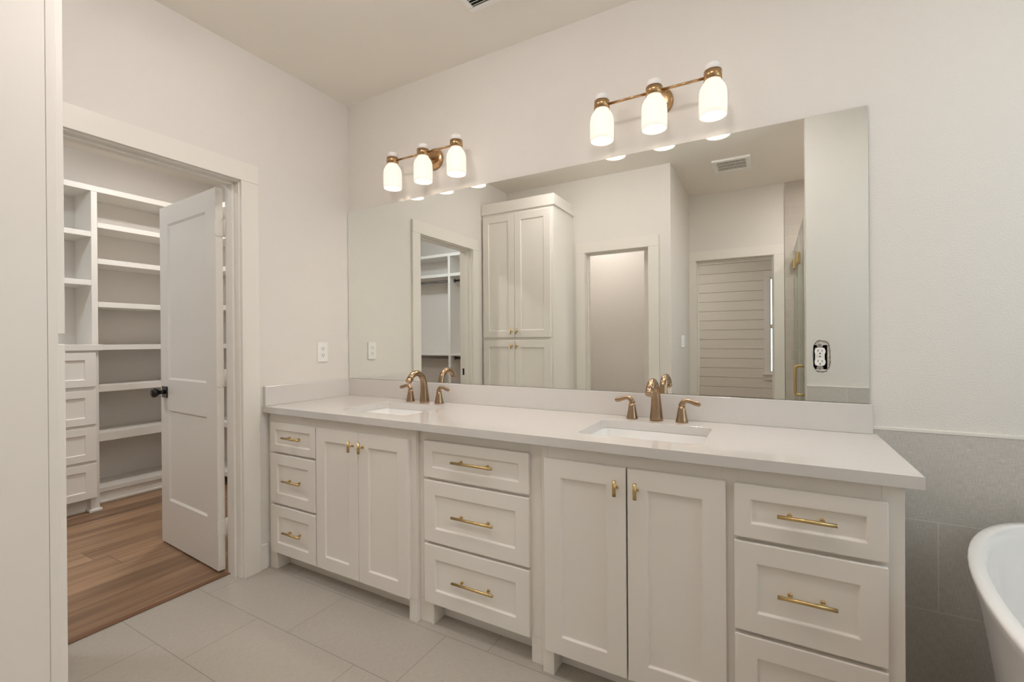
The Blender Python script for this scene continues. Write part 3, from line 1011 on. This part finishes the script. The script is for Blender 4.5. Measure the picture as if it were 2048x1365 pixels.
t = thing('exhaust_fan', 'white square exhaust fan grille on the ceiling, seen in the mirror', 'exhaust fan', (2.09, -2.335, H))
fx0, fx1, fy0, fy1 = 1.942, 2.239, -2.49, -2.185
mb = MB(); k = .04
for b in ((fx0, fx1, fy0, fy0 + k, H - .022, H - .001), (fx0, fx1, fy1 - k, fy1, H - .022, H - .001), (fx0, fx0 + k, fy0 + k, fy1 - k, H - .022, H - .001), (fx1 - k, fx1, fy0 + k, fy1 - k, H - .022, H - .001)): mb.box(*b)
mb.build('frame', MT['plastic'], t, bevel=.006)
mb = MB(); mb.box(fx0 + k, fx1 - k, fy0 + k, fy1 - k, H - .006, H - .001); mb.build('dark_housing', plain('fan_shadow', srgb(96, 88, 76), .7), t)  # brownish sheet behind the grille, coloured as the shade inside the fan
mb = MB()
n = 19
for i in range(n):
    x = fx0 + k + (fx1 - fx0 - 2 * k) * (i + .5) / n
    mb.box(x - .0030, x + .0030, fy0 + k, fy1 - k, H - .019, H - .010)
for q in (1, 2):
    yq = fy0 + k + (fy1 - fy0 - 2 * k) * q / 3
    mb.box(fx0 + k, fx1 - k, yq - .003, yq + .003, H - .019, H - .010)
mb.build('grille', MT['plastic'], t)


def can(x, y, label, mat, r=.075):  # recessed fill light, added out of view to brighten a room
    t = thing('recessed_light', label, 'ceiling light', (x, y, H), 'recessed ceiling lights')
    mb = MB(); mb.lathe([(r, H - .001), (r + .022, H - .001), (r + .020, H - .006), (r, H - .008)], origin=(x, y, 0), n=32, closed=True); mb.build('trim_ring', MT['plastic'], t)
    mb = MB(); mb.lathe([(r - .001, H - .001), (r - .001, H - .004)], origin=(x, y, 0), n=32); mb.build('lens', mat, t)
    return t


def dome(x, y, label, mat=None):  # dome-shaped fill light, added out of view for even brightness
    t = thing('flush_mount_light', label, 'ceiling light', (x, y, H), 'flush dome ceiling lights')
    mb = MB(); mb.lathe([(.150, H - .001), (.150, H - .022), (.142, H - .024)], origin=(x, y, 0), n=40); mb.build('base', MT['lampbrass'], t)
    mb = MB(); mb.lathe([(.138, H - .0245), (.136, H - .04), (.120, H - .068), (.085, H - .092), (.04, H - .104), (.008, H - .106)], origin=(x, y, 0), n=40); mb.build('glass_dome', mat or MT['dome'], t)
    return t


dome(2.05, -1.22, 'lit frosted dome ceiling light in front of the right sink')
dome(1.0, -1.15, 'lit frosted dome ceiling light in front of the left sink')
can(3.15, -.85, 'white recessed ceiling light over the bathtub', MT['can'])
can(3.0, -2.3, 'white recessed ceiling light inside the shower', MT['showercan'])
can(-1.12, -.32, 'white recessed ceiling light in the closet behind the open door', MT['closetcan'], .11)
dome(-1.2, -2.0, 'lit frosted dome ceiling light in the closet by the hanging rods', MT['closetdim'])
can(1.2, -4.6, 'white recessed ceiling light in the hall', MT['hallcan'])
can(.75, -2.66, 'white recessed ceiling light in the toilet room', MT['wccan'])

# ------------------------------------------------------------------ linen cabinet (faces the mirror)
t = thing('linen_cabinet', 'tall white linen cabinet at the left edge with four shaker doors and flat crown', 'cabinet', (.368, -1.83, 0))
LX0, LX1, LYF, LYB = .004, .735, -1.594, -2.058
mb = MB()
YB_ = LYF - .0205
mb.box(LX0, LX0 + .018, LYB, YB_, 0, 2.40); mb.box(LX1 - .018, LX1, LYB, YB_, 0, 2.40)
mb.box(LX0 + .018, LX1 - .018, LYB, LYB + .008, 0, 2.40); mb.box(LX0 + .018, LX1 - .018, LYB + .008, YB_, 2.378, 2.396); mb.box(LX0 + .018, LX1 - .018, LYB + .008, YB_, .10, .118)
for a, b in ((LX0, LX0 + .04), (LX1 - .04, LX1)): mb.box(a, b, LYF - .02, LYF, 0, 2.40)
for a, b in ((2.345, 2.40), (1.195, 1.255), (.098, .125)): mb.box(LX0 + .04, LX1 - .04, LYF - .02, LYF, a, b)
for a, b in ((.125, 1.195), (1.255, 2.345)): mb.box(.335, .378, LYF - .02, LYF, a, b)
mb.box(LX0 + .04, LX1 - .04, LYF - .09, LYF - .072, 0, .0975)
mb.build('body', MT['cab'], t, bevel=.0015)
mb = MB(); mb.box(LX0, LX1 + .016, LYB, LYF + .016, 2.3895, 2.486); mb.build('crown', MT['cab'], t, bevel=.002)


def face_back(parent, x0, x1, z0, z1, yfront, rail, hx, hz):
    """door looking to +y"""
    wd, ht = x1 - x0, z1 - z0
    mb = MB(); mb.slab(0, wd, 0, ht, 0, .02, [(rail, wd - rail, rail, ht - rail)], .0085, .0012)
    o = mb.build('door', MT['cab'])
    o.parent = parent
    o.location = (x1 - parent.location.x, yfront - parent.location.y, z0); o.rotation_euler = (0, 0, PI)
    b = o.modifiers.new('bevel', 'BEVEL'); b.width = .003; b.segments = 2; b.limit_method = 'ANGLE'; b.angle_limit = math.radians(60)
    put(PULL_T, 'handle', o, (x1 - hx, 0, hz - z0), label='satin brass bar pull')


yfr = LYF + .020
face_back(t, .022, .3555, 1.238, 2.362, yfr, .062, .330, 1.292)
face_back(t, .3585, .715, 1.238, 2.362, yfr, .066, .384, 1.292)
face_back(t, .022, .3555, .100, 1.212, yfr, .062, .330, 1.160)
face_back(t, .3585, .715, .100, 1.212, yfr, .066, .384, 1.160)

# ------------------------------------------------------------------ bathtub
t = thing('bathtub', 'white oval freestanding bathtub beside the vanity', 'bathtub', (3.108, -.842, 0))
bx, by, RZ = 3.108, -.842, .65
def ell(a, b_, z, n=72, dz=0.0):
    return [(bx + a * math.cos(2 * PI * i / n), by + b_ * math.sin(2 * PI * i / n), z) for i in range(n)]
out = [(.255, .60, .0), (.262, .61, .006), (.275, .635, .10), (.292, .668, .25), (.312, .705, .42), (.330, .738, .55), (.343, .759, .615), (.350, .770, .640), (.350, .770, .647), (.347, .767, .650)]
inn = [(.322, .742, .650), (.318, .738, .647), (.312, .728, .62), (.298, .70, .50), (.275, .655, .32), (.250, .60, .20), (.215, .53, .15), (.14, .40, .13), (.05, .15, .128)]
mb = MB(); mb.loft([ell(a, b_, z_) for a, b_, z_ in out + inn], True, True, True)
mb.build('shell', MT['acrylic'], t)
mb = MB(); mb.lathe([(.0, .1325), (.02, .1322), (.028, .1295), (.028, .1285)], origin=(bx, by, 0), n=24); mb.build('drain', MT['chrome'], t)

# ------------------------------------------------------------------ shower enclosure
def glass_sheet(mb, parent):
    o = mb.build('glass_panel', [MT['glass'], MT['glass_edge']], parent)
    for p in o.data.polygons:
        if abs(p.normal.x) < .5: p.material_index = 1
    return o


GX = 2.578
sp_ = thing('shower_panel', 'fixed clear glass shower panel by the far wall, seen in the mirror', 'shower glass', (GX, -2.78, 0))
mb = MB(); mb.box(GX, GX + .008, -3.132, -2.425, .012, 2.07); glass_sheet(mb, sp_)
mb = MB(); mb.box(GX - .010, GX + .020, -3.137, -3.085, 1.88, 1.97); mb.build('wall_clamp', MT['gold'], sp_, bevel=.003)
sd = thing('shower_door', 'frameless clear glass shower door with brass D handle, seen in the mirror', 'shower door', (GX, -2.1, 0))
mb = MB(); mb.box(GX, GX + .008, -2.415, -1.757, .012, 2.07); glass_sheet(mb, sd)
for z_ in (1.83, .25):
    mb = MB(); mb.box(GX - .012, GX - .0005, -2.41, -2.36, z_, z_ + .09); mb.box(GX + .0105, GX + .022, -2.41, -2.36, z_, z_ + .09)
    mb.box(GX - .012, GX - .0005, -2.48, -2.43, z_, z_ + .09); mb.cyl((GX - .008, -2.42, z_), (GX - .008, -2.42, z_ + .09), .008)
    mb.build('hinge', MT['gold'], sd, bevel=.002)
mb = MB()
hy = -1.875
hp = [(GX, hy, .80)] + bez((GX - .028, hy, .80), (GX - .045, hy, .80), (GX - .050, hy, .805), (GX - .050, hy, .825), 6) + bez((GX - .050, hy, .985), (GX - .050, hy, 1.005), (GX - .045, hy, 1.01), (GX - .028, hy, 1.01), 6) + [(GX, hy, 1.01)]
mb.tube(hp, .0095, 14)
mb.build('handle', MT['gold'], sd)
struct('trim_7', [(GX - .045, GX + .055, -3.138, -1.75, 0, .010)], MT['stile_y'], 'low tiled shower curb strip under the glass', 'curb', bevel=.002)

# ------------------------------------------------------------------ doors
def panel_door(name, label, A, ang, width, side, zb=.012, zt=2.026, knob_side=True):
    """leaf hinged at A; local x runs along the leaf, local -y is the visible face"""
    d = thing(name, label, 'door', (A[0], A[1], zb), kind='structure')
    mb = MB()
    h = zt - zb
    mb.slab(0, width, 0, h, 0, .035, [(.118, width - .105, .262, .80), (.118, width - .105, .982, h - .11)], .009, .011, both=True)
    leaf = mb.build('leaf', MT['trim'])
    leaf.parent = d
    b = leaf.modifiers.new('bevel', 'BEVEL'); b.width = .0015; b.segments = 1; b.limit_method = 'ANGLE'; b.angle_limit = math.radians(60)
    for zc in (.223, 1.012, 1.805):
        mb = MB()
        pts = rrect(-.003, .030, zc - .046, zc + .046, .012, 5)
        mb.loft([[(-.0005, y_, z_) for y_, z_ in pts], [(-.003, y_, z_) for y_, z_ in pts]], False)
        mb.cyl((-.006, .041, zc - .046), (-.006, .041, zc + .046), .0065, 14)
        mb.box(-.003, -.0006, .030, .040, zc - .045, zc + .045)
        for ys, zs in ((.020, .032), (.006, 0), (.020, -.032)):
            mb.lathe([(.0028, -.0030), (.0022, -.0038)], origin=(0, ys, zc + zs), axis='x', n=10)
        hg = mb.build('hinge', MT['trim']); hg.parent = leaf
        hg['label'] = 'white painted hinge'
    d.rotation_euler = (0, 0, ang)
    return d, leaf, h


A = (-.156, -.731)
d1, leaf, hh = panel_door('door_1', 'white two-panel door standing open into the closet', A, math.radians(176.1), .705, -1)
# the leaf's local frame: x away from the hinge, visible (camera) face must be local +y side after the turn
leaf.location = (0, 0, 0)
for ch in [leaf]:
    ch.scale = (1, -1, 1)
for side_ in (0,):
    mb = MB()
    kx, kz = .705 - .064, .906
    mb.box(kx - .033, kx + .033, -.007, -.0002, kz - .033, kz + .033)
    rose = mb.build('rose', MT['black']); rose.parent = leaf
    mb = MB()
    mb.lathe([(.0135, -.007), (.0125, -.016), (.0110, -.028), (.0150, -.036), (.0240, -.043), (.0285, -.052), (.0285, -.060), (.0240, -.068), (.012, -.0725)], origin=(kx, 0, kz), axis='y', n=28)
    kn = mb.build('knob', MT['black']); kn.parent = leaf; kn['label'] = 'matte black round knob'
    mb = MB()
    mb.box(kx - .033, kx + .033, .0352, .042, kz - .033, kz + .033)
    mb.lathe([(.0135, .042), (.0125, .051), (.0110, .063), (.0150, .071), (.0240, .078), (.0285, .087), (.0285, .095), (.0240, .103), (.012, .1075)], origin=(kx, 0, kz), axis='y', n=28)
    kn = mb.build('knob', MT['black']); kn.parent = leaf

d2, leaf2, _ = panel_door('door_2', 'white door standing open inside the toilet room, edge seen in the mirror', (1.372, -2.20), math.radians(-91), .56, -1)

# ------------------------------------------------------------------ closet built-ins
SX = -2.04          # shelf fronts on the closet's rear wall
t = thing('shelving_unit', 'white built-in shelves along the rear wall of the closet', 'shelves', (-2.2, -.6, 0))
XB = -2.348
def part_box(name, parent, boxes, mat=None, bevel=.002, label=None):
    mb = MB()
    for b in boxes: mb.box(*b)
    o = mb.build(name, mat or MT['shelf'], parent, bevel=bevel)
    if label: o['label'] = label
    return o


YE = .10
part_box('upright', t, [(XB, SX, -.620, -.583, .0, 2.352)])
part_box('upright', t, [(XB, SX, -1.56, -1.523, .0, 2.352)])
part_box('top_shelf', t, [(XB, SX, -1.56, .405, 2.352, 2.395)])
for z_, zb_ in ((2.124, 2.085), (1.852, 1.812), (1.525, 1.485), (1.200, 1.160), (.892, .843), (.534, .469), (.118, .084)):
    part_box('shelf', t, [(XB, SX, -.583, .405, zb_, z_)])
for z_ in (2.048, 1.684):
    part_box('shelf', t, [(XB, SX, -1.523, -.620, z_ - .039, z_)])
part_box('toe_board', t, [(XB, SX - .012, -.583, .405, .0, .084)])
part_box('shoe_molding', t, [(SX - .012, SX + .004, -.583, .405, .0, .022)], bevel=.006)

c = thing('chest_of_drawers', 'white built-in closet chest with four shaker drawers below the shelves', 'drawers', (-1.86, -1.06, 0))
CX = -1.865
part_box('body', c, [(XB, CX, -1.50, -.641, .10, 1.16), (XB, CX - .07, -1.49, -.65, 0, .10)], bevel=.0015)
part_box('leg', c, [(CX - .07, CX, -.690, -.641, 0, .10)])
part_box('leg', c, [(CX - .07, CX, -1.50, -1.451, 0, .10)])
part_box('foot_molding', c, [(CX - .075, CX + .012, -.702, -.627, 0, .022)], bevel=.006)
part_box('shoe_molding', c, [(CX - .07, CX - .056, -1.451, -.702, 0, .022)], bevel=.005)
part_box('top', c, [(XB, CX + .022, -1.515, -.622, 1.1605, 1.204)])
for z0, z1 in ((.107, .353), (.374, .612), (.633, .878), (.903, 1.144)):
    wd, ht = .79, z1 - z0
    mb = MB(); mb.slab(0, wd, 0, ht, 0, .02, [(.062, wd - .062, .052, ht - .052)], .009, .0015)
    o = mb.build('drawer', MT['cab']); o.parent = c
    o.location = (CX + .020 + 1.86, -1.452 + 1.06, z0); o.rotation_euler = (0, 0, PI / 2)
    b = o.modifiers.new('bevel', 'BEVEL'); b.width = .002; b.segments = 2; b.limit_method = 'ANGLE'; b.angle_limit = math.radians(60)

t = thing('shelving_unit', 'white built-in shelves on the closet end wall, glimpsed behind the open door', 'shelves', (-1.1, .25, 0))
YS = .115
for x_ in (-.155, -1.10, -2.018):
    part_box('upright', t, [(x_, x_ + .037, YS, .405, 0, 2.352)])
part_box('top_shelf', t, [(-2.018, -.118, YS, .405, 2.352, 2.395)])
for z_ in (2.124, 1.852, 1.525, 1.200, .892, .534, .118):
    part_box('shelf', t, [(-1.981, -1.10, YS, .405, z_ - .04, z_)])
    part_box('shelf', t, [(-1.063, -.155, YS, .405, z_ - .04, z_)])

t = thing('hanging_unit', 'white closet shelves with steel hanging rods, seen in the mirror through the doorway', 'closet rack', (-1.1, -3.05, 0))
YH = -2.92
part_box('top_shelf', t, [(-2.345, -.118, -3.215, YH, 2.355, 2.395)])
part_box('shelf', t, [(-2.345, -.118, -3.215, YH, 2.082, 2.122)])
part_box('shelf', t, [(-2.345, -.118, -3.215, YH, 1.010, 1.035)])
part_box('upright', t, [(-1.415, -1.378, -3.215, YH + .001, 0, 2.355)])
for z_ in (2.03, .975):
    for x0, x1 in ((-2.345, -1.4155), (-1.3775, -.118)):
        mb = MB(); mb.cyl((x0, -3.02, z_), (x1, -3.02, z_), .015, 16)
        ro = mb.build('rod', MT['chrome'], t); ro['label'] = 'steel hanging rod'
        for xx, s_ in ((x0, 1), (x1, -1)):
            mb = MB(); mb.lathe([(.026, 0), (.026, s_ * .012), (.017, s_ * .014)], origin=(xx, -3.02, z_), axis='x', n=20)
            mb.build('rod_flange', MT['chrome'], ro)
